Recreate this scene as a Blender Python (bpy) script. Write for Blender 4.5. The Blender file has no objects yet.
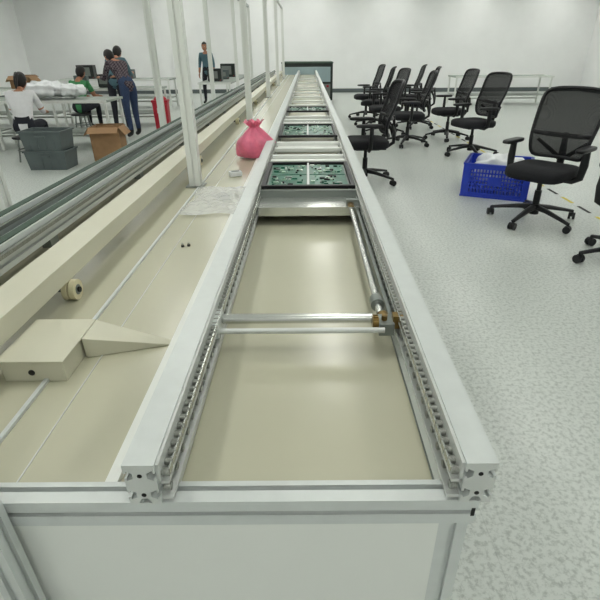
import bpy, math, random
from mathutils import Vector, Matrix, Euler
random.seed(7)
C=bpy.context
sc=C.scene
try:
    sc.view_settings.view_transform='Standard'
except Exception: pass

# ------------------------------------------------------------ materials
def srgb(r,g,b):
    f=lambda c:(c/255/12.92) if c/255<=.04045 else ((c/255+.055)/1.055)**2.4
    return (f(r),f(g),f(b),1)
def mat(name,col,rough=.5,metal=0,noise=0,nscale=20,bump=0,alpha=1,trans=0,emit=0,ior=1.45,bscale=80):
    m=bpy.data.materials.new(name); m.use_nodes=True
    nt=m.node_tree; b=nt.nodes['Principled BSDF']
    b.inputs['Base Color'].default_value=col
    b.inputs['Roughness'].default_value=rough
    b.inputs['Metallic'].default_value=metal
    b.inputs['Alpha'].default_value=alpha
    b.inputs['Transmission Weight'].default_value=trans
    b.inputs['IOR'].default_value=ior
    if emit:
        b.inputs['Emission Color'].default_value=(1,1,.95,1); b.inputs['Emission Strength'].default_value=emit
    tc=nt.nodes.new('ShaderNodeTexCoord')
    if noise:
        n=nt.nodes.new('ShaderNodeTexNoise'); n.inputs['Scale'].default_value=nscale; n.inputs['Detail'].default_value=4
        nt.links.new(tc.outputs['Object'],n.inputs['Vector'])
        r=nt.nodes.new('ShaderNodeValToRGB')
        r.color_ramp.elements[0].position=.3; r.color_ramp.elements[1].position=.7
        r.color_ramp.elements[0].color=tuple(c*(1-noise) for c in col[:3])+(1,)
        r.color_ramp.elements[1].color=tuple(min(1,c*(1+noise)) for c in col[:3])+(1,)
        nt.links.new(n.outputs['Fac'],r.inputs['Fac']); nt.links.new(r.outputs['Color'],b.inputs['Base Color'])
    if bump:
        n=nt.nodes.new('ShaderNodeTexNoise'); n.inputs['Scale'].default_value=bscale
        nt.links.new(tc.outputs['Object'],n.inputs['Vector'])
        bp=nt.nodes.new('ShaderNodeBump'); bp.inputs['Strength'].default_value=bump; bp.inputs['Distance'].default_value=.01
        nt.links.new(n.outputs['Fac'],bp.inputs['Height']); nt.links.new(bp.outputs['Normal'],b.inputs['Normal'])
    return m
M={}
M['cream']=mat('cream_painted_steel',srgb(188,186,164),.24,0,.03,3,ior=1.6)
M['beam']=mat('cream_beam_paint',srgb(202,200,180),.35,0,.03,5)
M['white']=mat('white_flange',srgb(228,231,226),.4)
M['alu']=mat('anodised_aluminium',srgb(204,209,207),.36,.15,.03,30)
M['aluend']=mat('cut_aluminium',srgb(205,208,205),.45,.3)
M['alud']=mat('aluminium_dark',srgb(130,136,132),.4,.5)
M['steel']=mat('steel_chrome',srgb(205,207,203),.22,.85)
M['chain']=mat('chain_steel',srgb(150,152,146),.35,.6,.25,300)
M['black']=mat('black_plastic',srgb(22,23,26),.45)
M['dark']=mat('dark_slot',srgb(18,18,18),.7)
M['fabric']=mat('black_fabric',srgb(26,27,31),.9,0,.2,200,.3)
M['brass']=mat('brass',srgb(135,112,66),.35,.8)
M['pcb']=mat('pcb_green',srgb(24,100,78),.35,0,.35,60)
M['pcbc']=mat('pcb_parts',srgb(175,200,182),.4,.2)
M['pink']=mat('pink_plastic',srgb(240,120,150),.35,0,.18,18,.5,1,.15,bscale=25)
M['clear']=mat('clear_film',(.93,.95,.95,1),.12,0,0,20,.9,.42,0,bscale=45)
M['green']=mat('green_belt',srgb(58,78,66),.6,0,.2,40)
M['grey']=mat('grey_bin_plastic',srgb(92,102,102),.55,0,.08,10)
M['card']=mat('cardboard',srgb(160,126,92),.85,0,.1,15)
M['blue']=mat('blue_crate_plastic',srgb(40,66,190),.35,0,.06,10)
M['red']=mat('red_plastic',srgb(170,30,48),.4)
M['yellow']=mat('yellow_tape',srgb(215,200,70),.6)
M['bagw']=mat('white_bag',srgb(236,238,240),.5,0,.05,12,.6,bscale=12)
M['ivory']=mat('ivory_nylon',srgb(222,214,180),.4)
M['wood']=mat('bench_laminate',srgb(150,158,150),.5,0,.05,8)
M['lamp']=mat('lamp_diffuser',(1,1,1,1),.5,emit=11.5)
M['screen']=mat('machine_dark',srgb(40,46,44),.4,0,.2,6)
M['skin']=mat('skin',srgb(176,124,96),.55)
M['eye']=mat('eye_white',srgb(235,232,228),.3)
M['lip']=mat('lips',srgb(140,75,70),.5)
M['hair']=mat('black_hair',srgb(22,18,17),.5,0,.3,90,.4)
M['denim']=mat('denim',srgb(52,68,98),.9,0,.2,60,.2)
M['dkp']=mat('dark_trousers',srgb(38,40,48),.9,0,.1,60)
M['wshirt']=mat('white_tshirt',srgb(226,226,228),.9,0,.03,20,.2)
M['gshirt']=mat('green_shirt',srgb(70,140,90),.9,0,.1,20)
M['tshirt']=mat('teal_shirt',srgb(80,110,120),.9,0,.1,20)
M['shoe']=mat('shoe',srgb(30,30,32),.5)
# plaid shirt
m=mat('plaid_shirt',srgb(90,70,75),.9); nt=m.node_tree; tc=nt.nodes.new('ShaderNodeTexCoord')
ck=nt.nodes.new('ShaderNodeTexChecker'); ck.inputs['Scale'].default_value=30
ck.inputs['Color1'].default_value=srgb(50,40,50); ck.inputs['Color2'].default_value=srgb(105,95,100)
nt.links.new(tc.outputs['Object'],ck.inputs['Vector']); nt.links.new(ck.outputs['Color'],nt.nodes['Principled BSDF'].inputs['Base Color']); M['plaid']=m
# chair mesh (fine woven net, real holes by procedural grid)
m=mat('chair_net',srgb(20,21,24),.7); nt=m.node_tree; b=nt.nodes['Principled BSDF']
tc=nt.nodes.new('ShaderNodeTexCoord'); ck=nt.nodes.new('ShaderNodeTexChecker'); ck.inputs['Scale'].default_value=260
ck.inputs['Color1'].default_value=(1,1,1,1); ck.inputs['Color2'].default_value=(.82,.82,.82,1)
nt.links.new(tc.outputs['Object'],ck.inputs['Vector']); nt.links.new(ck.outputs['Color'],b.inputs['Alpha']); M['net']=m
# floor
m=mat('vinyl_floor',srgb(196,204,200),.3); nt=m.node_tree; b=nt.nodes['Principled BSDF']
tc=nt.nodes.new('ShaderNodeTexCoord')
br=nt.nodes.new('ShaderNodeTexBrick'); br.offset=0; br.inputs['Scale'].default_value=1
br.inputs['Brick Width'].default_value=.52; br.inputs['Row Height'].default_value=.52; br.inputs['Mortar Size'].default_value=.0012; br.inputs['Mortar Smooth'].default_value=.8
br.inputs['Color1'].default_value=srgb(206,211,206); br.inputs['Color2'].default_value=srgb(203,208,203); br.inputs['Mortar'].default_value=srgb(186,192,187)
nt.links.new(tc.outputs['Object'],br.inputs['Vector'])
n=nt.nodes.new('ShaderNodeTexNoise'); n.inputs['Scale'].default_value=60; n.inputs['Detail'].default_value=6; n.inputs['Roughness'].default_value=.7
nt.links.new(tc.outputs['Object'],n.inputs['Vector'])
r=nt.nodes.new('ShaderNodeValToRGB'); r.color_ramp.elements[0].position=.38; r.color_ramp.elements[1].position=.53
r.color_ramp.elements[0].color=(.58,.60,.59,1); r.color_ramp.elements[1].color=(1,1,1,1)
nt.links.new(n.outputs['Fac'],r.inputs['Fac'])
mx=nt.nodes.new('ShaderNodeMixRGB'); mx.blend_type='MULTIPLY'; mx.inputs['Fac'].default_value=.8
nt.links.new(br.outputs['Color'],mx.inputs['Color1']); nt.links.new(r.outputs['Color'],mx.inputs['Color2'])
nt.links.new(mx.outputs['Color'],b.inputs['Base Color']); M['floor']=m
M['wall']=mat('wall_paint',srgb(246,247,246),.8,0,.02,2)
M['ceil']=mat('ceiling_paint',srgb(240,242,240),.9,0,.02,2)
M['base']=mat('baseboard_grey',srgb(96,104,104),.6)
M['glass']=mat('window_glass',srgb(170,190,195),.1,.2)

# ------------------------------------------------------------ builder
class B:
    def __init__(s): s.v=[];s.f=[];s.m=[];s.sm=[];s.mats=[]
    def mi(s,k):
        if k not in s.mats: s.mats.append(k)
        return s.mats.index(k)
    def add(s,vs,fs,k,smooth=False):
        o=len(s.v); s.v+= [tuple(v) for v in vs]; i=s.mi(k)
        for f in fs: s.f.append([o+a for a in f]); s.m.append(i); s.sm.append(smooth)
    def box(s,c,d,k,rot=None):
        c=Vector(c); h=Vector(d)/2; vs=[]
        for x in(-1,1):
            for y in(-1,1):
                for z in(-1,1):
                    p=Vector((x*h.x,y*h.y,z*h.z))
                    if rot: p=Euler(rot).to_matrix()@p
                    vs.append(c+p)
        s.add(vs,[(0,1,3,2),(4,6,7,5),(0,4,5,1),(2,3,7,6),(0,2,6,4),(1,5,7,3)],k)
    def bb(s,x0,x1,y0,y1,z0,z1,k): s.box(((x0+x1)/2,(y0+y1)/2,(z0+z1)/2),(x1-x0,y1-y0,z1-z0),k)
    def prism(s,ol,y0,y1,k,kend=None):   # outline in xz, extruded along y
        n=len(ol); vs=[(x,y0,z) for x,z in ol]+[(x,y1,z) for x,z in ol]
        s.add(vs,[(i,i+n,(i+1)%n+n,(i+1)%n) for i in range(n)],k)
        s.add([(x,y0,z) for x,z in ol],[list(range(n))],kend or k)
        s.add([(x,y1,z) for x,z in ol],[list(range(n))[::-1]],kend or k)
    def tube(s,path,rad,k,n=10,closed=False,flat=1.0):
        P=[Vector(p) for p in path]; N=len(P)
        if not hasattr(rad,'__len__'): rad=[rad]*N
        rings=[];up=None
        for i,p in enumerate(P):
            if closed: t=(P[(i+1)%N]-P[i-1])
            else: t=(P[min(i+1,N-1)]-P[max(i-1,0)])
            t.normalize()
            if up is None:
                up=Vector((0,0,1)) if abs(t.z)<.9 else Vector((1,0,0))
            a=t.cross(up)
            if a.length<1e-4: a=t.cross(Vector((0,1,0)))
            a.normalize(); bb=a.cross(t).normalized(); up=bb
            rings.append([p+(a*math.cos(2*math.pi*j/n)+bb*math.sin(2*math.pi*j/n)*flat)*rad[i] for j in range(n)])
        vs=[v for r in rings for v in r]; fs=[]
        for i in range(N if closed else N-1):
            i2=(i+1)%N
            for j in range(n): fs.append((i*n+j,i*n+(j+1)%n,i2*n+(j+1)%n,i2*n+j))
        s.add(vs,fs,k,True)
        if not closed:
            s.add(rings[0],[list(range(n))[::-1]],k); s.add(rings[-1],[list(range(n))],k)
    def cyl(s,a,b,r,k,n=16): s.tube([a,b],r,k,n)
    def sell(s,c,r,k,e=1.0,rot=None,nu=20,nv=12,fn=None):  # super-ellipsoid
        vs=[];fs=[]
        sp=lambda w,e: math.copysign(abs(w)**e,w)
        R=Euler(rot).to_matrix() if rot else None
        for i in range(nv+1):
            ph=-math.pi/2+math.pi*i/nv
            for j in range(nu):
                th=2*math.pi*j/nu
                p=Vector((r[0]*sp(math.cos(ph),e)*sp(math.cos(th),e),r[1]*sp(math.cos(ph),e)*sp(math.sin(th),e),r[2]*sp(math.sin(ph),e)))
                if fn: p=fn(p)
                if R: p=R@p
                vs.append(Vector(c)+p)
        for i in range(nv):
            for j in range(nu): fs.append((i*nu+j,i*nu+(j+1)%nu,(i+1)*nu+(j+1)%nu,(i+1)*nu+j))
        s.add(vs,fs,k,True)
    def grid(s,fn,nu,nv,k):
        vs=[fn(i/nu,j/nv) for j in range(nv+1) for i in range(nu+1)]
        s.add(vs,[(j*(nu+1)+i,j*(nu+1)+i+1,(j+1)*(nu+1)+i+1,(j+1)*(nu+1)+i) for j in range(nv) for i in range(nu)],k,True)
    def mesh(s,name):
        me=bpy.data.meshes.new(name); me.from_pydata(s.v,[],s.f)
        for k in s.mats: me.materials.append(M[k])
        me.polygons.foreach_set('material_index',s.m); me.polygons.foreach_set('use_smooth',s.sm)
        me.validate(); me.update(); return me
    def obj(s,name,loc=(0,0,0),rz=0,bev=0,parent=None):
        return place(s.mesh(name),name,loc,rz,bev,parent)
def place(me,name,loc=(0,0,0),rz=0,bev=0,parent=None):
    o=bpy.data.objects.new(name,me); o.location=loc; o.rotation_euler=(0,0,rz); sc.collection.objects.link(o)
    if bev:
        b=o.modifiers.new('bevel','BEVEL'); b.width=bev; b.segments=2; b.limit_method='ANGLE'; b.angle_limit=math.radians(50)
    if parent: o.parent=parent
    return o
def empty(name,loc=(0,0,0),rz=0):
    e=bpy.data.objects.new(name,None); e.location=loc; e.rotation_euler=(0,0,rz); e.empty_display_size=.1; sc.collection.objects.link(e); return e

def slot_outline(x0,x1,z0,z1,sv,sh,o=.004,iw=.0085,lip=.003,dep=.011):
    """rectangular extrusion outline with T slots. sv: slot centre heights on both sides, sh: slot centre xs on top/bottom"""
    P=[(x0,z0)]
    for c in sh.get('b',[]): P+= [(c-o,z0),(c-o,z0+lip),(c-iw,z0+lip),(c-iw*.5,z0+dep),(c+iw*.5,z0+dep),(c+iw,z0+lip),(c+o,z0+lip),(c+o,z0)]
    P.append((x1,z0))
    for c in sv.get('r',[]): P+= [(x1,c-o),(x1-lip,c-o),(x1-lip,c-iw),(x1-dep,c-iw*.5),(x1-dep,c+iw*.5),(x1-lip,c+iw),(x1-lip,c+o),(x1,c+o)]
    P.append((x1,z1))
    for c in sh.get('t',[])[::-1]: P+= [(c+o,z1),(c+o,z1-lip),(c+iw,z1-lip),(c+iw*.5,z1-dep),(c-iw*.5,z1-dep),(c-iw,z1-lip),(c-o,z1-lip),(c-o,z1)]
    P.append((x0,z1))
    for c in sv.get('l',[])[::-1]: P+= [(x0,c+o),(x0+lip,c+o),(x0+lip,c+iw),(x0+dep,c+iw*.5),(x0+dep,c-iw*.5),(x0+lip,c-iw),(x0+lip,c-o),(x0,c-o)]
    return P

# ------------------------------------------------------------ room
RX0,RX1,RY0,RY1,RZ=-9,9,-3.5,17,3.1
b=B(); b.bb(RX0-.1,RX1+.1,RY0-.1,RY1+.1,-.1,0,'floor'); b.obj('floor')
b=B(); b.bb(RX0-.1,RX1+.1,RY0-.1,RY1+.1,RZ,RZ+.1,'ceil'); b.obj('ceiling')
b=B(); b.bb(RX0-.1,RX0,RY0-.1,RY1+.1,0,RZ,'wall'); b.obj('wall_left')
b=B(); b.bb(RX1,RX1+.1,RY0-.1,RY1+.1,0,RZ,'wall'); b.obj('wall_right')
b=B(); b.bb(RX0,RX1,RY1,RY1+.1,0,RZ,'wall'); b.obj('wall_back')
b=B(); b.bb(RX0,RX1,RY0-.1,RY0,0,RZ,'wall'); b.obj('wall_front')
b=B(); b.bb(RX0,RX1,RY1-.015,RY1,0,.12,'base'); b.obj('baseboard_back')
b=B(); b.bb(RX1-.015,RX1,RY0,RY1-.02,0,.12,'base'); b.obj('baseboard_right')
b=B(); b.bb(RX0,RX0+.015,RY0,RY1-.02,0,.12,'base'); b.obj('baseboard_left')
for xi in (-6.4,-3.9,-1.35,.25,2.6,5.2,7.6):
    for yi in (-1.6,1.4,4.4,7.4,10.4,13.2,15.8):
        b=B(); b.bb(-.15,.15,-.62,.62,-.035,0,'lamp'); b.bb(-.17,-.15,-.64,.64,-.045,0,'white'); b.bb(.15,.17,-.64,.64,-.045,0,'white')
        b.bb(-.15,.15,-.64,-.62,-.045,0,'white'); b.bb(-.15,.15,.62,.64,-.045,0,'white')
        b.obj('ceiling_light',(xi,yi,RZ))
# yellow aisle tape
b=B(); 
for i in range(40): b.bb(2.40,2.43,3.0+i*.3,3.0+i*.3+.2,0.0003,.0015,'yellow' if i%2==0 else 'dark')
b.obj('floor_marking_tape')

# ------------------------------------------------------------ main conveyor
conv=empty('assembly_conveyor',(0,0,0))
Y0,Y1=.415,13.2
def rail(name,x0,x1,inner):   # inner=+1 inner side is +x
    b=B()
    ol=slot_outline(x0,x1,.73,.80,{'l':[.748,.782],'r':[.748,.782]},{'b':[(x0+x1)/2]})
    b.prism(ol,Y0,Y1,'alu','aluend')
    xm=(x0+x1)/2
    for z in (.748,.782): b.cyl((xm,Y0-.0006,z),(xm,Y0+.001,z),.0032,'dark',12)
    b.obj(name,parent=conv)
    # chain guide + chain on the inner side
    xi=x1 if inner>0 else x0
    s=inner
    g=B(); 
    g.bb(min(xi,xi+s*.004),max(xi,xi+s*.004),Y0+.004,Y1,.7655,.797,'aluend')
    g.bb(min(xi,xi+s*.014),max(xi,xi+s*.014),Y0+.004,Y1,.764,.768,'aluend')
    g.bb(min(xi,xi+s*.016),max(xi,xi+s*.016),Y0+.004,Y1,.735,.740,'aluend')
    n=int((4.6-Y0)/.0165)
    for i in range(n):
        y=Y0+.012+i*.0165
        g.cyl((xi+s*.004,y,.777),(xi+s*.014,y,.777),.0052,'chain',8)
        g.bb(min(xi+s*.0125,xi+s*.0145),max(xi+s*.0125,xi+s*.0145),y-.001,y+.0125,.772,.782,'steel')
        if i%2==0: g.cyl((xi+s*.003,y,.751),(xi+s*.013,y,.751),.0058,'chain',8)
    g.bb(min(xi,xi+s*.012),max(xi,xi+s*.012),4.6,Y1,.772,.782,'chain')
    g.obj(name+'_chain',parent=conv)
rail('rail_left',-.233,-.193,1)
rail('rail_right',.193,.233,-1)
# deck
b=B(); b.bb(-1.0,.198,.452,Y1,.688,.70,'cream'); b.obj('deck_plate',parent=conv,bev=.002)
b=B()
b.bb(-.193,-.186,.452,Y1,.70,.73,'aluend'); b.bb(-.292,-.274,.452,Y1,.70,.710,'white')
b.bb(.196,.206,.452,Y1,.66,.73,'alu'); b.bb(.1765,.179,.46,Y1,.70,.7015,'alud'); b.bb(.179,.196,.46,Y1,.70,.704,'white')
for y in [ .5+.9*i for i in range(14)]:
    b.bb(-.228,-.196,y,y+.04,.70,.73,'alud')
b.obj('rail_supports',parent=conv)
# front bar and frame
b=B()
ol=slot_outline(.418,.452,.685,.73,{'l':[.7075],'r':[.7075]},{'t':[.440]})
vs=[]
n=len(ol); xL,xR=-1.0,.221
vv=[(xL,y,z) for y,z in ol]+[(xR,y,z) for y,z in ol]
b.add(vv,[(i,(i+1)%n,(i+1)%n+n,i+n) for i in range(n)],'alu')
b.add(vv[:n],[list(range(n))],'aluend'); b.add(vv[n:],[list(range(n))],'aluend')
b.bb(.213,.218,.4175,.4185,.70,.715,'dark')
b.obj('front_bar',parent=conv)
b=B()
def post(b,x,y,z0,z1,w=.04,k='alu'):
    o=.0045;d=.006
    h=w/2
    P=[]
    # square with slots, extruded in z
    for (ax,ay,bx,by) in ((-1,-1,1,-1),(1,-1,1,1),(1,1,-1,1),(-1,1,-1,-1)):
        a=Vector((ax*h,ay*h)); e=Vector((bx*h,by*h)); m=(a+e)/2; t=(e-a).normalized(); nn=-m.normalized()
        P+= [a, m-t*o, m-t*o+nn*d, m+t*o+nn*d, m+t*o]
    n=len(P)
    vs=[(x+p.x,y+p.y,z0) for p in P]+[(x+p.x,y+p.y,z1) for p in P]
    b.add(vs,[(i,(i+1)%n,(i+1)%n+n,i+n) for i in range(n)],k)
    b.add(vs[:n],[list(range(n))[::-1]],k); b.add(vs[n:],[list(range(n))],k)
for y in [.445+2.1*i for i in range(7)]:
    for x in (.196,-.98): post(b,x,y,.012,.685)
    b.bb(-.96,.176,y-.018,y+.018,.14,.18,'alu')
    for x in (.196,-.98): b.cyl((x,y,0),(x,y,.012),.025,'black')
b.bb(.178,.214,.47,Y1,.14,.18,'alu'); b.bb(.178,.214,.47,Y1,.64,.685,'alu'); b.bb(-1.0,-.96,.47,Y1,.64,.685,'alu')
b.bb(-.96,.176,.425,.429,.06,.685,'white')
b.obj('under_frame',parent=conv)
b=B(); post(b,-.412,.398,.0,1.35,.03); b.obj('front_post',parent=conv)
# upright posts
b=B()
for y in [2.16,4.45,6.75,9.05,11.3]:
    post(b,-.515,y,.70,2.0,.05,'white'); b.bb(-.555,-.475,y-.04,y+.04,.70,.706,'alud')
for y in [1.75,4.0,6.3,8.6,10.9]:
    post(b,-1.16,y,0,2.0,.045,'white')
b.bb(-.535,-.495,2.16,11.3,2.0,2.04,'alu'); b.bb(-1.18,-1.14,1.75,10.9,2.0,2.04,'alu')
b.obj('upright_posts',parent=conv)
# cream long beam + rollers
b=B()
b.prism([(-.672,.752),(-.672,.80),(-.59,.80),(-.59,.752),(-.594,.752),(-.594,.796),(-.668,.796),(-.668,.752)],.2,12.8,'beam')
b.obj('cable_channel',parent=conv,bev=.001)
b=B()
for y in [2.6+1.6*i for i in range(7)]+[1.05]:
    for dx in (0,.017): b.cyl((-.606+dx,y,.7265),(-.593+dx,y,.7265),.026,'ivory',24)
    b.cyl((-.636,y,.7265),(-.570,y,.7265),.007,'dark'); b.cyl((-.5765,y,.7265),(-.575,y,.7265),.013,'alud')
    b.bb(-.640,-.636,y-.01,y+.01,.72,.796,'steel')
b.obj('nylon_rollers',parent=conv)
b=B()
b.bb(-.50,-.492,.452,Y1,.70,.706,'alu'); b.bb(-.425,-.423,.452,Y1,.70,.7012,'aluend')
b.obj('deck_strips',parent=conv)
# second rail pair (left)
b=B()
for x in (-.965,-.83):
    b.prism(slot_outline(x-.02,x+.02,.73,.80,{'l':[.75,.78],'r':[.75,.78]},{'b':[x]}),-.3,Y1,'alu','aluend')
    b.bb(x-.013,x+.013,-.3,Y1,.80,.803,'green')
    b.bb(x+.02,x+.032,-.3,Y1,.772,.783,'chain')
for y in [.5+.9*i for i in range(14)]:
    for x in (-.965,-.83): b.bb(x-.015,x+.015,y,y+.05,.70,.73,'alud')
b.bb(-.94,-.86,-.3,Y1,.74,.744,'green')
b.obj('left_rails',parent=conv)
# cream terminal box and wedge
b=B()
b.bb(-.575,-.458,.715,.86,.70,.744,'beam'); b.bb(-.58,-.453,.71,.865,.744,.748,'beam')
b.cyl((-.52,.7135,.72),(-.52,.715,.72),.006,'dark'); 
A1,A2,A3,A4=(-.453,.865,.746),(-.453,.79,.746),(-.288,.835,.7015),(-.300,.855,.7015)
A5,A6=(-.453,.865,.70),(-.453,.79,.70)
b.add([A1,A2,A3,A4,A5,A6],[(0,1,2,3),(1,5,2),(0,3,4),(0,4,5,1),(4,3,2,5)],'beam')
b.obj('junction_box',parent=conv,bev=.0012)
# cross shaft, threaded rod, drive shaft, gearbox
b=B()
p=[];r=[]
x=-.19
while x<.130:
    p+= [(x,.832,.765),(x+.0026,.832,.765)]; r+= [.0118,.0085]; x+=.0052
b.tube(p,r,'steel',16)
b.cyl((-.19,.797,.757),(.15,.797,.757),.0058,'aluend')
b.bb(-.192,-.178,.782,.846,.748,.781,'alu')
b.obj('cross_shafts',parent=conv)
b=B()
b.cyl((.150,.86,.757),(.150,1.66,.757),.0080,'steel'); b.cyl((.150,.90,.757),(.150,.93,.757),.015,'alud')
b.cyl((.150,1.60,.757),(.150,1.66,.757),.014,'brass'); b.bb(.135,.19,1.64,1.655,.74,.78,'alud')
b.bb(.168,.176,.86,1.64,.735,.755,'alud')
b.obj('drive_shaft',parent=conv)
b=B()
b.bb(.140,.170,.80,.842,.742,.768,'alud')
b.cyl((.128,.82,.762),(.140,.82,.762),.013,'brass',20); b.cyl((.155,.842,.757),(.155,.856,.757),.012,'brass',20)
for k in range(14):
    a=2*math.pi*k/14; b.box((.134,.82+.0138*math.cos(a),.762+.0138*math.sin(a)),(.010,.0035,.0035),'brass',(a,0,0))
b.cyl((.152,.82,.768),(.152,.82,.778),.006,'brass'); b.bb(.168,.19,.81,.83,.752,.780,'brass')
b.obj('gearbox',parent=conv)
# stainless stop plate & cross bars
b=B()
b.bb(-.178,.178,1.60,1.735,.762,.765,'steel'); b.bb(-.178,.178,1.598,1.602,.735,.766,'steel')
b.bb(-.178,.178,1.73,1.745,.70,.79,'alud')
for y in [2.30,2.42,2.62,2.8,3.62,3.8,4.0,4.9,5.3,5.8,6.4,6.9,7.3,8.5,9.5]: b.bb(-.178,.178,y,y+.04,.765,.782,'white')
b.bb(-.17,.17,2.34,2.42,.75,.765,'steel'); b.bb(-.17,.17,2.66,2.8,.75,.765,'white'); b.bb(-.17,.17,3.6,3.98,.75,.76,'steel')
b.obj('cross_plates',parent=conv)

# circuit board pallets
def pallet(y0,y1):
    b=B(); z=.787
    b.bb(-.178,.178,y0,y0+.018,z,z+.012,'black'); b.bb(-.178,.178,y1-.018,y1,z,z+.012,'black')
    b.bb(-.178,-.162,y0+.018,y1-.018,z,z+.012,'black'); b.bb(.162,.178,y0+.018,y1-.018,z,z+.012,'black')
    b.bb(-.165,.165,y0+.015,y1-.015,z-.004,z,'alud')
    ny=2
    for ix in range(2):
        for iy in range(ny):
            w=.148; d=(y1-y0-.05)/ny-.01
            cx=-.08+ix*.16; cy=y0+.025+d/2+iy*(d+.01)
            b.bb(cx-w/2,cx+w/2,cy-d/2,cy+d/2,z+.001,z+.004,'pcb')
            for _ in range(26):
                px=cx+random.uniform(-.43,.43)*w; py=cy+random.uniform(-.42,.42)*d
                sx=random.choice([.005,.008,.016,.024]); sy=random.choice([.005,.010,.018])
                b.box((px,py,z+.006),(min(sx,.02),sy,.005),random.choice(['pcbc','dark','pcbc','alud','white','pcb']))
    b.bb(-.004,.004,y0+.018,y1-.018,z,z+.01,'alu')
    b.obj('circuit_board_pallet')
for y0,y1 in ((1.765,2.2),(2.95,3.45),(4.25,4.6)): pallet(y0,y1)

# bags
def pinkf(p):
    a=math.atan2(p.y,p.x); z=p.z
    w=1+.09*math.sin(a*5+z*30)+.06*math.sin(a*9+1+z*50)
    q=Vector((p.x*w,p.y*w,z))
    if z>.02: 
        f=max(.2,1-(z-.02)*6.2); q.x*=f; q.y*=f
    if z<-.055: q.z=-.055+ (z+.055)*.1
    return q
b=B(); b.sell((0,0,.062),(.105,.085,.115),'pink',.85,nu=48,nv=30,fn=pinkf)
for k in range(7):
    a=2*math.pi*k/7; r0=.012
    def fn(u,v,a=a):
        w=(u-.5)*.05*v+ (u-.5)*.015; R=.008+v*(.035+.012*math.sin(a*3))
        return Vector((math.cos(a)*R-math.sin(a)*w, math.sin(a)*R+math.cos(a)*w, .155+v*.04+.008*math.sin(u*9+a)))
    b.grid(fn,6,6,'pink')
b.tube([(.012*math.cos(t),.012*math.sin(t),.162) for t in [i*math.pi/5 for i in range(10)]],.006,'pink',8,True)
b.obj('pink_plastic_bag',(-.30,2.80,.706))
def film(u,v):
    x=(u-.5)*.22;y=(v-.5)*.40
    z=.004+.007*abs(math.sin(x*60+y*25))+.006*abs(math.sin(y*70-x*33))+.008*math.sin(x*22)*math.sin(y*19)
    e=min(u,1-u,v,1-v); z=z*min(1,e*6)+.001
    return Vector((x*(1+.08*math.sin(v*9)),y*(1+.06*math.sin(u*7)),max(z,.001)))
b=B(); b.grid(film,48,48,'clear')
for i in range(12):
    x,y=random.uniform(-.04,.04),random.uniform(0,.08); b.cyl((x,y,.004),(x+.012,y+.005,.006),.003,'alud',8); b.cyl((x,y,.004),(x-.002,y-.001,.004),.0055,'dark',8)
b.obj('clear_plastic_bag',(-.372,1.90,.7105))
b=B()
for x,y in ((0,0),(.018,.006)):
    b.cyl((x,y,.0),(x,y,.006),.005,'dark',10); b.cyl((x,y,.006),(x,y,.012),.003,'steel',10)
b.obj('loose_screws',(-.40,1.40,.70))
b=B(); b.box((0,0,.012),(.06,.035,.022),'bagw'); b.box((0,0,.024),(.04,.02,.004),'alud'); b.obj('component_tray',(-.36,2.35,.70),.4,bev=.003)

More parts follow.
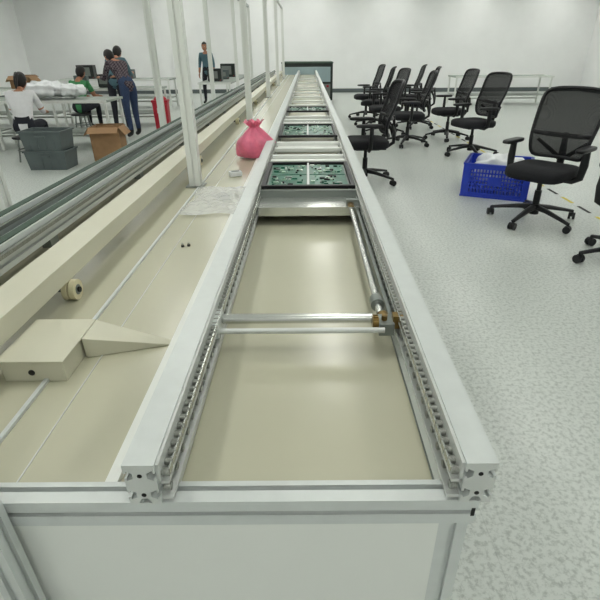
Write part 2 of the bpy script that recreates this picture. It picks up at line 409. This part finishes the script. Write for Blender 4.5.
# ------------------------------------------------------------ office chair
def chair_mesh():
    b=B()
    for k in range(5):
        a=math.radians(90+72*k); c,s=math.cos(a),math.sin(a)
        b.tube([(c*.03,s*.03,.115),(c*.12,s*.12,.108),(c*.25,s*.25,.085),(c*.335,s*.335,.068)],[.032,.026,.020,.017],'black',10,flat=.7)
        cx,cy=c*.335,s*.335; t=Vector((-s,c,0)); t=Matrix.Rotation(.5*k,3,'Z')@t
        b.cyl((cx,cy,.045),(cx,cy,.075),.009,'black',10)
        for sg in(-1,1):
            p=Vector((cx,cy,.028))+t*.016*sg
            b.cyl(p-t*.009,p+t*.009,.028,'black',18)
        b.sell((cx,cy,.040),(.022,.022,.020),'black',.9,nu=12,nv=8)
    b.cyl((0,0,.06),(0,0,.14),.036,'black'); b.cyl((0,0,.13),(0,0,.25),.026,'black'); b.cyl((0,0,.25),(0,0,.35),.018,'black')
    b.box((0,-.01,.352),(.16,.24,.035),'black'); b.cyl((.08,.03,.35),(.22,.03,.345),.006,'black',8); b.sell((.23,.03,.345),(.025,.012,.008),'black')
    # seat
    def seatf(p):
        q=p.copy(); 
        if p.z>0: q.z-= .014*math.exp(-((p.x/.13)**2+((p.y+.02)/.13)**2))
        if p.y>.1: q.z-= (p.y-.1)**2*.9
        return q
    b.sell((0,.01,.405),(.235,.232,.048),'fabric',.45,nu=40,nv=14,fn=seatf)
    b.box((0,0,.366),(.36,.36,.018),'black')
    # back : frame + net
    def bp(u,v):   # u -1..1, v 0..1
        w=.205+.035*math.sin(v*math.pi*.75)
        x=u*w; z=.48+v*.50
        y=-.235-.10*v**1.4+.05*(u*u)+.035*math.exp(-((v-.25)/.22)**2)
        # rounded corners
        z+= -.018*abs(u)**3*(v>.5)*((v-.5)*2)
        return Vector((x,y,z))
    path=[bp(-1+2*i/12,1) for i in range(13)]+[bp(1,1-i/14) for i in range(1,15)]+[bp(1-2*i/12,0) for i in range(1,13)]+[bp(-1,i/14) for i in range(1,14)]
    # soften corners
    for _ in range(2): path=[(path[i-1]+path[i]*2+path[(i+1)%len(path)])/4 for i in range(len(path))]
    b.tube(path,.0145,'black',8,True)
    b.grid(lambda u,v:bp((u*2-1)*.985,.01+v*.98),16,18,'net')
    b.tube([bp(-1,.36),bp(-.5,.33)+Vector((0,-.02,0)),bp(0,.32)+Vector((0,-.03,0)),bp(.5,.33)+Vector((0,-.02,0)),bp(1,.36)],.018,'black',8)
    # spine
    b.tube([(0,-.10,.35),(0,-.22,.355),(0,-.285,.40),(0,-.29,.50),(0,-.27,.66)],[.026,.026,.030,.030,.020],'black',10,flat=.6)
    for sg in(-1,1): b.tube([(0,-.285,.45),(sg*.09,-.27,.52),(sg*.19,-.22,.60)],[.020,.016,.014],'black',8)
    # arms
    for sg in(-1,1):
        b.tube([(sg*.10,.0,.362),(sg*.23,.0,.362),(sg*.275,-.005,.39),(sg*.282,-.01,.48),(sg*.28,-.01,.585)],[.016,.016,.020,.022,.018],'black',10,flat=1.4)
        b.sell((sg*.278,.01,.60),(.038,.135,.017),'black',.5,nu=24,nv=8)
    return b.mesh('office_chair')
cm=chair_mesh()
D=math.radians
for x,y,rz in ((1.84,3.72,131),(2.11,2.84,160),(.60,5.05,92),(1.22,9.2,75),(1.26,8.2,100),(1.46,7.25,85),(2.18,7.75,95),(2.15,6.45,108),(1.95,9.0,80),(1.20,10.4,95),(2.0,10.3,70)):
    place(cm,'office_chair',(x,y,0),D(rz))

# blue crate
b=B()
W,DD,Hc=.60,.54,.31
b.bb(-W/2,W/2,-DD/2,DD/2,.0,.015,'blue')
def side(p0,p1,h):
    p0=Vector(p0);p1=Vector(p1);t=(p1-p0);L=t.length;t.normalize();a=math.atan2(t.y,t.x)
    def seg(s0,s1,z0,z1,th=.010):
        c=p0+t*(s0+s1)/2; b.box((c.x,c.y,(z0+z1)/2),(s1-s0,th,z1-z0),'blue',(0,0,a))
    seg(0,L,0,.045,.014); seg(0,L,h-.05,h,.014); seg(0,L,h-.012,h,.03); seg(0,.05,0,h,.018); seg(L-.05,L,0,h,.018)
    n=int(L/.032)
    for i in range(n): s=.05+i*(L-.1)/n; seg(s,s+.013,.04,h-.04,.008)
    for k in range(1,6): z=.045+k*(h-.10)/6; seg(.04,L-.04,z,z+.013,.009)
    seg(L/2-.06,L/2+.06,h*.38,h*.62,.011)
h2,w2=DD/2-.012,W/2-.012
side((-w2,-h2,0),(w2,-h2,0),Hc); side((-w2,h2,0),(w2,h2,0),Hc); side((-w2,-h2,0),(-w2,h2,0),Hc); side((w2,-h2,0),(w2,h2,0),Hc)
crate=empty('blue_plastic_crate',(1.84,4.60,0),D(-24))
b.obj('crate_body',parent=crate)
def lump(p):
    return p*(1+.12*math.sin(p.x*40+p.y*30)+.08*math.sin(p.z*60+p.y*45))
b=B(); b.sell((0,0,.19),(.22,.17,.15),'bagw',.8,nu=40,nv=20,fn=lump); b.obj('bag_inside',(0,0,.014),parent=crate)

# ------------------------------------------------------------ left work area
def bench(name,x0,x1,y0,y1,h,shelf=True,bags=False):
    b=B(); b.bb(x0,x1,y0,y1,h-.03,h,'wood'); b.bb(x0,x1,y0-.006,y0,h-.035,h+.002,'white')
    for x in (x0+.04,x1-.04):
        for y in (y0+.04,y1-.04): post(b,x,y,0,h-.03,.035,'white')
    b.bb(x0+.04,x1-.04,y1-.06,y1-.03,.10,.13,'white')
    if shelf: b.bb(x0+.05,x1-.05,y0+.08,y1-.05,.22,.235,'wood')
    b.obj(name,bev=.002)
bench('workbench',-5.9,-4.45,6.9,7.6,.66); bench('workbench',-4.40,-2.75,6.95,7.6,.66)
bench('workbench',-6.4,-4.6,9.2,9.9,.66); bench('workbench',-4.5,-2.7,9.2,9.9,.66); bench('workbench',-6,-3.3,12.4,13.1,.66)
bench('workbench',3.6,6.0,12.6,13.3,.66)
bench('workbench',-2.3,-1.6,10.8,14.5,.66)
# small devices on the benches
def device(x,y,z,w,d,h,k,rz=0):
    b=B(); b.bb(-w/2,w/2,-d/2,d/2,.01,h,k); b.bb(-w/2+.03,w/2-.08,-d/2-.004,-d/2,.06,h-.05,'alud'); b.bb(-w/2+.01,w/2-.01,-d/2+.01,d/2-.01,0,.01,'dark'); b.cyl((w/2-.03,-d/2-.012,.03),(w/2-.03,-d/2,.03),.008,'red',8)
    b.obj('bench_instrument',(x,y,z),rz,bev=.004)
for x,y,w,h,k,r in ((-5.5,7.3,.25,.2,'screen',.2),(-5.0,7.35,.2,.14,'grey',0),(-6.0,9.6,.3,.24,'screen',0),(-4.2,9.65,.22,.2,'grey',.2),(-3.7,9.6,.28,.22,'screen',-.2),(-5.4,12.8,.4,.3,'screen',0),(-4.4,12.8,.3,.2,'grey',0),(-2,11.3,.3,.25,'screen',0),(-2,12.2,.3,.2,'grey',.3),(-2,13.2,.35,.3,'screen',0)):
    device(x,y,.6605,w,.2,h,k,r)
# grey bins
def bin_(x,y,z,w,d,h,rz=0):
    b=B()
    def tap(z,i=0): f=.90+.10*z/h; return w/2*f-i,d/2*f-i
    o=[];q=[]
    for zz in (0,h):
        a,c=tap(zz); o+=[(-a,-c,zz),(a,-c,zz),(a,c,zz),(-a,c,zz)]
        a,c=tap(zz,.01); q+=[(-a,-c,max(zz,.01)),(a,-c,max(zz,.01)),(a,c,max(zz,.01)),(-a,c,max(zz,.01))]
    b.add(o,[(3,2,1,0),(0,1,5,4),(1,2,6,5),(2,3,7,6),(3,0,4,7)],'grey')
    b.add(q,[(0,1,2,3),(4,5,1,0),(5,6,2,1),(6,7,3,2),(7,4,0,3)],'grey')
    for (x0,x1,y0,y1) in ((-w/2-.012,w/2+.012,-d/2-.012,-d/2+.008),(-w/2-.012,w/2+.012,d/2-.008,d/2+.012),(-w/2-.012,-w/2+.008,-d/2,d/2),(w/2-.008,w/2+.012,-d/2,d/2)): b.bb(x0,x1,y0,y1,h-.018,h,'grey')
    for s in (-1,1): b.bb(-.06,.06,s*(d/2+.006)-.008,s*(d/2+.006)+.008,h-.07,h-.05,'grey')
    for k in(-.3,-.1,.1,.3): b.bb(k*w-.004,k*w+.004,-d/2*.94-.006,-d/2*.94+.004,.02,h-.03,'grey')
    b.obj('grey_storage_bin',(x,y,z),rz)
bin_(-3.10,5.86,0,.48,.34,.22); bin_(-3.10,5.86,.2205,.48,.34,.22)
def carton(x,y,z,w,d,h,rz=0):
    b=B(); t=.006
    b.bb(-w/2,w/2,-d/2,d/2,0,t,'card'); b.bb(-w/2,w/2,-d/2,-d/2+t,0,h,'card'); b.bb(-w/2,w/2,d/2-t,d/2,0,h,'card')
    b.bb(-w/2,-w/2+t,-d/2,d/2,0,h,'card'); b.bb(w/2-t,w/2,-d/2,d/2,0,h,'card')
    b.box((0,-d/2-.05,h-.02),(w,.12,t*.7),'card',(.5,0,0)); b.box((0,d/2+.05,h+.0),(w,.12,t*.7),'card',(-.3,0,0))
    b.box((w/2+.04,0,h-.04),(.12,d,t*.7),'card',(0,.9,0)); b.box((-w/2-.04,0,h-.04),(.12,d,t*.7),'card',(0,-.9,0))
    b.bb(-w/2-.001,w/2+.001,-.03,.03,0.0,.001,'white')
    b.obj('cardboard_box',(x,y,z),rz)
carton(-2.58,6.36,0,.36,.30,.40,.1)
carton(-5.2,9.5,.6605,.34,.3,.2)
b=B(); b.sell((0,0,.11),(.30,.20,.10),'bagw',.8,nu=40,nv=20,fn=lump); b.sell((.34,.02,.09),(.2,.17,.08),'bagw',.8,nu=40,nv=20,fn=lump); b.obj('white_foam_bags',(-3.70,7.25,.675))
# red bin
b=B(); b.prism([(-.10,0),(.10,0),(.115,.54),(-.115,.54)],-.10,.10,'red'); b.bb(-.125,.125,-.11,.11,.54,.57,'red'); b.bb(-.05,.05,-.104,-.10,.38,.46,'white'); b.sell((0,0,.58),(.10,.09,.05),'red')
b.obj('red_waste_bin',(-2.33,8.05,0),.1,bev=.006)
# stool
def stool(x,y,h=.40,parent=None):
    b=B(); b.sell((0,0,h-.02),(.15,.15,.022),'black',.6)
    for k in range(4):
        a=D(45+90*k); b.cyl((math.cos(a)*.10,math.sin(a)*.10,h-.03),(math.cos(a)*.15,math.sin(a)*.15,0),.011,'alud',10)
    b.tube([(math.cos(t)*.135,math.sin(t)*.135,.14) for t in [i*math.pi/8 for i in range(16)]],.008,'alud',8,True)
    b.obj('work_stool',(x,y,0))

# end-of-line machine
def machine(x,y,w,d,h):
    b=B(); b.bb(-w/2,w/2,-d/2,d/2,.08,h,'screen'); b.bb(-w/2+.06,w/2-.06,-d/2-.01,-d/2,h*.55,h-.08,'glass'); b.bb(-w/2-.01,w/2+.01,-d/2-.01,d/2+.01,h,h+.03,'green')
    b.bb(-w/2+.06,w/2-.06,-d/2-.008,-d/2,.16,h*.5,'alud'); b.bb(w/2-.16,w/2-.1,-d/2-.03,-d/2-.01,h*.42,h*.47,'red')
    for sx in(-1,1):
        for sy in(-1,1): b.cyl((sx*(w/2-.06),sy*(d/2-.06),0),(sx*(w/2-.06),sy*(d/2-.06),.08),.03,'black')
    b.obj('process_machine',(x,y,0),bev=.005)
machine(0,13.85,1.3,1.0,.95)

# ------------------------------------------------------------ people
def head_parts(parent,base,lean,yaw,s,hair):
    """base: neck-top; builds a face looking +Y"""
    b=B()
    def hf(p):
        q=p.copy()
        if q.z<0: f=1-.32*(-q.z/.118)**1.4; q.x*=f; 
        if q.z<-.02 and q.y<0: q.y*=.75
        g=math.exp(-((q.x/.014)**2+((q.z+.012)/.022)**2))
        if q.y>0: q.y+=.022*g
        if q.y>0: q.y-=.010*math.exp(-(((abs(q.x)-.03)/.016)**2+((q.z-.010)/.012)**2))
        if q.y>0: q.y+=.008*math.exp(-((q.x/.022)**2+((q.z+.095)/.018)**2))
        return q
    b.sell((0,0,0),(.074,.094,.118),'skin',1,nu=40,nv=32,fn=hf)
    for sg in(-1,1):
        b.sell((sg*.029,.078,.010),(.014,.010,.008),'eye',1,nu=12,nv=8); b.sell((sg*.029,.086,.010),(.006,.004,.006),'dark',1,nu=10,nv=6)
        b.sell((sg*.029,.087,.027),(.018,.006,.003),'hair',1,nu=10,nv=6)
        b.sell((sg*.075,-.005,-.002),(.009,.018,.030),'skin',1,nu=12,nv=8)
    b.sell((0,.083,-.052),(.022,.008,.0045),'lip',1,nu=14,nv=6); b.sell((0,.083,-.059),(.018,.008,.0045),'lip',1,nu=14,nv=6)
    o=b.obj('head',parent=parent)
    h=B()
    def hr(p):
        q=p.copy()
        if q.y>.02:
            lim=.045+ .02*abs(q.x)/.08
            if q.z<lim: q.y=.02+(q.y-.02)*.12; q.x*=.93; q.z=max(q.z,-.02)
        return q
    h.sell((0,-.008,.012),(.084,.102,.120),'hair',1,nu=40,nv=32,fn=hr)
    if hair=='pony':
        h.tube([(0,-.10,.04),(0,-.135,.03),(0,-.15,-.05),(0,-.13,-.14),(0,-.12,-.20)],[.018,.026,.030,.024,.006],'hair',12)
    if hair=='long':
        h.tube([(0,-.06,.0),(0,-.085,-.08),(0,-.09,-.16),(0,-.08,-.23)],[.07,.075,.068,.03],'hair',14,flat=.6)
    ho=h.obj('hair',parent=parent)
    for q in(o,ho):
        q.location=Vector(base)+Vector((0,.022*math.cos(lean)+.085*math.sin(lean),.085*math.cos(lean)))*1.0
        q.rotation_euler=(-lean,0,yaw)
def hand(parent,w,d,nrm,side,sk='skin'):
    """w wrist point, d forward direction, nrm back-of-hand normal"""
    d=Vector(d).normalized(); nrm=Vector(nrm); nrm=(nrm-d*nrm.dot(d)).normalized(); t=d.cross(nrm)*side*-1
    w=Vector(w); b=B()
    b.tube([w-d*.015,w+d*.02,w+d*.055,w+d*.088],[.022,.030,.036,.034],'skin',12,flat=.42)
    L=[.068,.078,.073,.058]
    for i in range(4):
        o=w+d*.082+t*(.026-.0175*i); l=L[i]; c=.35
        p=[o-d*.01,o]; dd=d.copy()
        for j,f in enumerate((.42,.32,.26)):
            dd=(dd*math.cos(c)-nrm*math.sin(c)).normalized() if j else (d*math.cos(.2)-nrm*math.sin(.2))
            p.append(p[-1]+dd*l*f); 
        b.tube(p,[.0085,.0088,.0080,.0072,.0055],'skin',8)
    o=w+d*.03+t*.022
    b.tube([o,o+t*.022+d*.018-nrm*.006,o+t*.032+d*.042-nrm*.014,o+t*.030+d*.062-nrm*.02],[.013,.0115,.0095,.007],'skin',8)
    b.obj('hand_'+('left' if side<0 else 'right'),parent=parent)
def human(name,loc,rz,scale,shirt,pants,pose,lean=0,hair='short',sleeve=.55,arm='work',headlean=.3,yaw=0):
    root=empty(name,loc,rz); root.scale=(scale,)*3
    seated=pose=='sit'
    pz=.50 if seated else .93
    piv=Vector((0,0,pz))
    def U(x,y,z):  # upper body relative to pelvis, lean forward
        p=Vector((x,y,z)); return piv+Matrix.Rotation(-lean,3,'X')@p
    J={}
    J['pel']=piv; J['sp']=U(0,0,.17); J['ch']=U(0,-.005,.34); J['nb']=U(0,-.01,.47); J['nt']=U(0,.012,.545)
    for n,s in(('l',-1),('r',1)):
        J['sh'+n]=U(s*.165,-.005,.425)
        if arm=='work':
            sh=J['sh'+n]; J['el'+n]=sh+Vector((s*.05,.10,-.24)); J['wr'+n]=J['el'+n]+Vector((-s*.05,.23,-.02 if seated else .02))
        elif arm=='down':
            sh=J['sh'+n]; J['el'+n]=sh+Vector((s*.055,-.01,-.27)); J['wr'+n]=J['el'+n]+Vector((s*.01,.07,-.23))
        J['hp'+n]=piv+Vector((s*.085,0,-.04))
        if seated:
            J['kn'+n]=Vector((s*.12,.42,.50)); J['an'+n]=Vector((s*.12,.40,.09)); J['to'+n]=Vector((s*.13,.54,.035))
        else:
            dy=.06*s if arm=='down' else .03*s
            J['kn'+n]=Vector((s*.10,.03+dy,.49)); J['an'+n]=Vector((s*.105,-.01+dy*1.5,.09)); J['to'+n]=Vector((s*.12,.13+dy*1.5,.035))
    RAD={'pel':.125,'sp':.112,'ch':.130,'nb':.062,'nt':.050,'sh':.068,'el':.043,'wr':.029,'hp':.098,'kn':.062,'an':.042,'to':.038}
    bones=[('pel','sp','S'),('sp','ch','S'),('ch','nb','S'),('nb','nt','K')]
    for n in 'lr': bones+= [('ch','sh'+n,'S'),('sh'+n,'el'+n,'S'),('el'+n,'wr'+n,'A'),('pel','hp'+n,'P'),('hp'+n,'kn'+n,'P'),('kn'+n,'an'+n,'P'),('an'+n,'to'+n,'F')]
    names=list(J.keys()); idx={k:i for i,k in enumerate(names)}
    me=bpy.data.meshes.new('sk'); me.from_pydata([J[k] for k in names],[(idx[a],idx[c]) for a,c,_ in bones],[])
    o=bpy.data.objects.new('sk',me); sc.collection.objects.link(o)
    o.modifiers.new('s','SKIN'); o.modifiers['s'].use_smooth_shade=True
    sv=me.skin_vertices[0].data
    for k,i in idx.items():
        r=RAD[k] if k in RAD else RAD[k[:2]]
        sv[i].radius=(r,r*(.82 if k in('pel','sp','ch') else 1)); sv[i].use_root=(k=='pel')
    ss=o.modifiers.new('ss','SUBSURF'); ss.levels=2; ss.render_levels=2
    dg=C.evaluated_depsgraph_get(); dg.update()
    nm=bpy.data.meshes.new_from_object(o.evaluated_get(dg)); bpy.data.objects.remove(o)
    nm.materials.clear()
    for k in (shirt,pants,'skin','shoe'): nm.materials.append(M[k])
    for p in nm.polygons:
        c=p.center; best=None
        for a,e,t in bones:
            A,E=J[a],J[e]; ab=E-A; q=max(0,min(1,(c-A).dot(ab)/ab.length_squared)); r=RAD.get(a,RAD.get(a[:2],.05))
            dd=(c-(A+ab*q)).length-r*(1-q)*.9
            if best is None or dd<best[0]: best=(dd,t,q,a)
        t,q,a=best[1:]
        mi={'S':0,'P':1,'K':2,'F':3}.get(t,0)
        if t=='A': mi=0 if q<(sleeve-.5)*2 else 2
        if t=='S' and a[:2]=='sh' and q>sleeve*1.3: mi=2
        p.material_index=mi; p.use_smooth=True
    bo=bpy.data.objects.new('body',nm); sc.collection.objects.link(bo); bo.parent=root
    head_parts(root,J['nt'],lean+headlean,yaw,1,hair)
    for n,s in(('l',-1),('r',1)):
        d=J['wr'+n]-J['el'+n]
        hand(root,J['wr'+n],d,(0,-.1,1) if arm=='work' else (s,0,0),s)
    return root
S=.86
human('seated_woman',(-3.58,6.30,0),D(8),S,'wshirt','dkp','sit',.35,'pony',.55); stool(-3.58,6.27,.315)
human('seated_worker',(-3.9,8.70,0),D(-10),S,'gshirt','dkp','sit',.3,'short',.5); stool(-3.9,8.67,.315)
human('standing_man',(-2.82,8.1,0),D(50),S,'plaid','denim','stand',.75,'short',.9,'work',.2)
human('standing_worker',(-3.25,8.75,0),D(0),S,'tshirt','dkp','stand',.6,'short',.8,'work',.2)
human('walking_worker',(-2.6,13.6,0),D(170),S,'tshirt','dkp','stand',.05,'short',.7,'down',.05)

# ------------------------------------------------------------ world, camera
w=bpy.data.worlds.new('world'); sc.world=w; w.use_nodes=True
w.node_tree.nodes['Background'].inputs[0].default_value=(.9,.95,1,1); w.node_tree.nodes['Background'].inputs[1].default_value=.3
cam=bpy.data.cameras.new('camera'); co=bpy.data.objects.new('camera',cam); sc.collection.objects.link(co)
cam.sensor_width=36; cam.lens=36*470/600; cam.clip_start=.02; cam.clip_end=60
cam.shift_x=-9/600
co.location=(0,0,1.25); co.rotation_euler=(math.radians(90)-math.atan(250/470),0,0)
co.rotation_euler=(co.rotation_euler.to_matrix()@Matrix.Rotation(D(-.4),3,'Z')).to_euler()
sc.camera=co
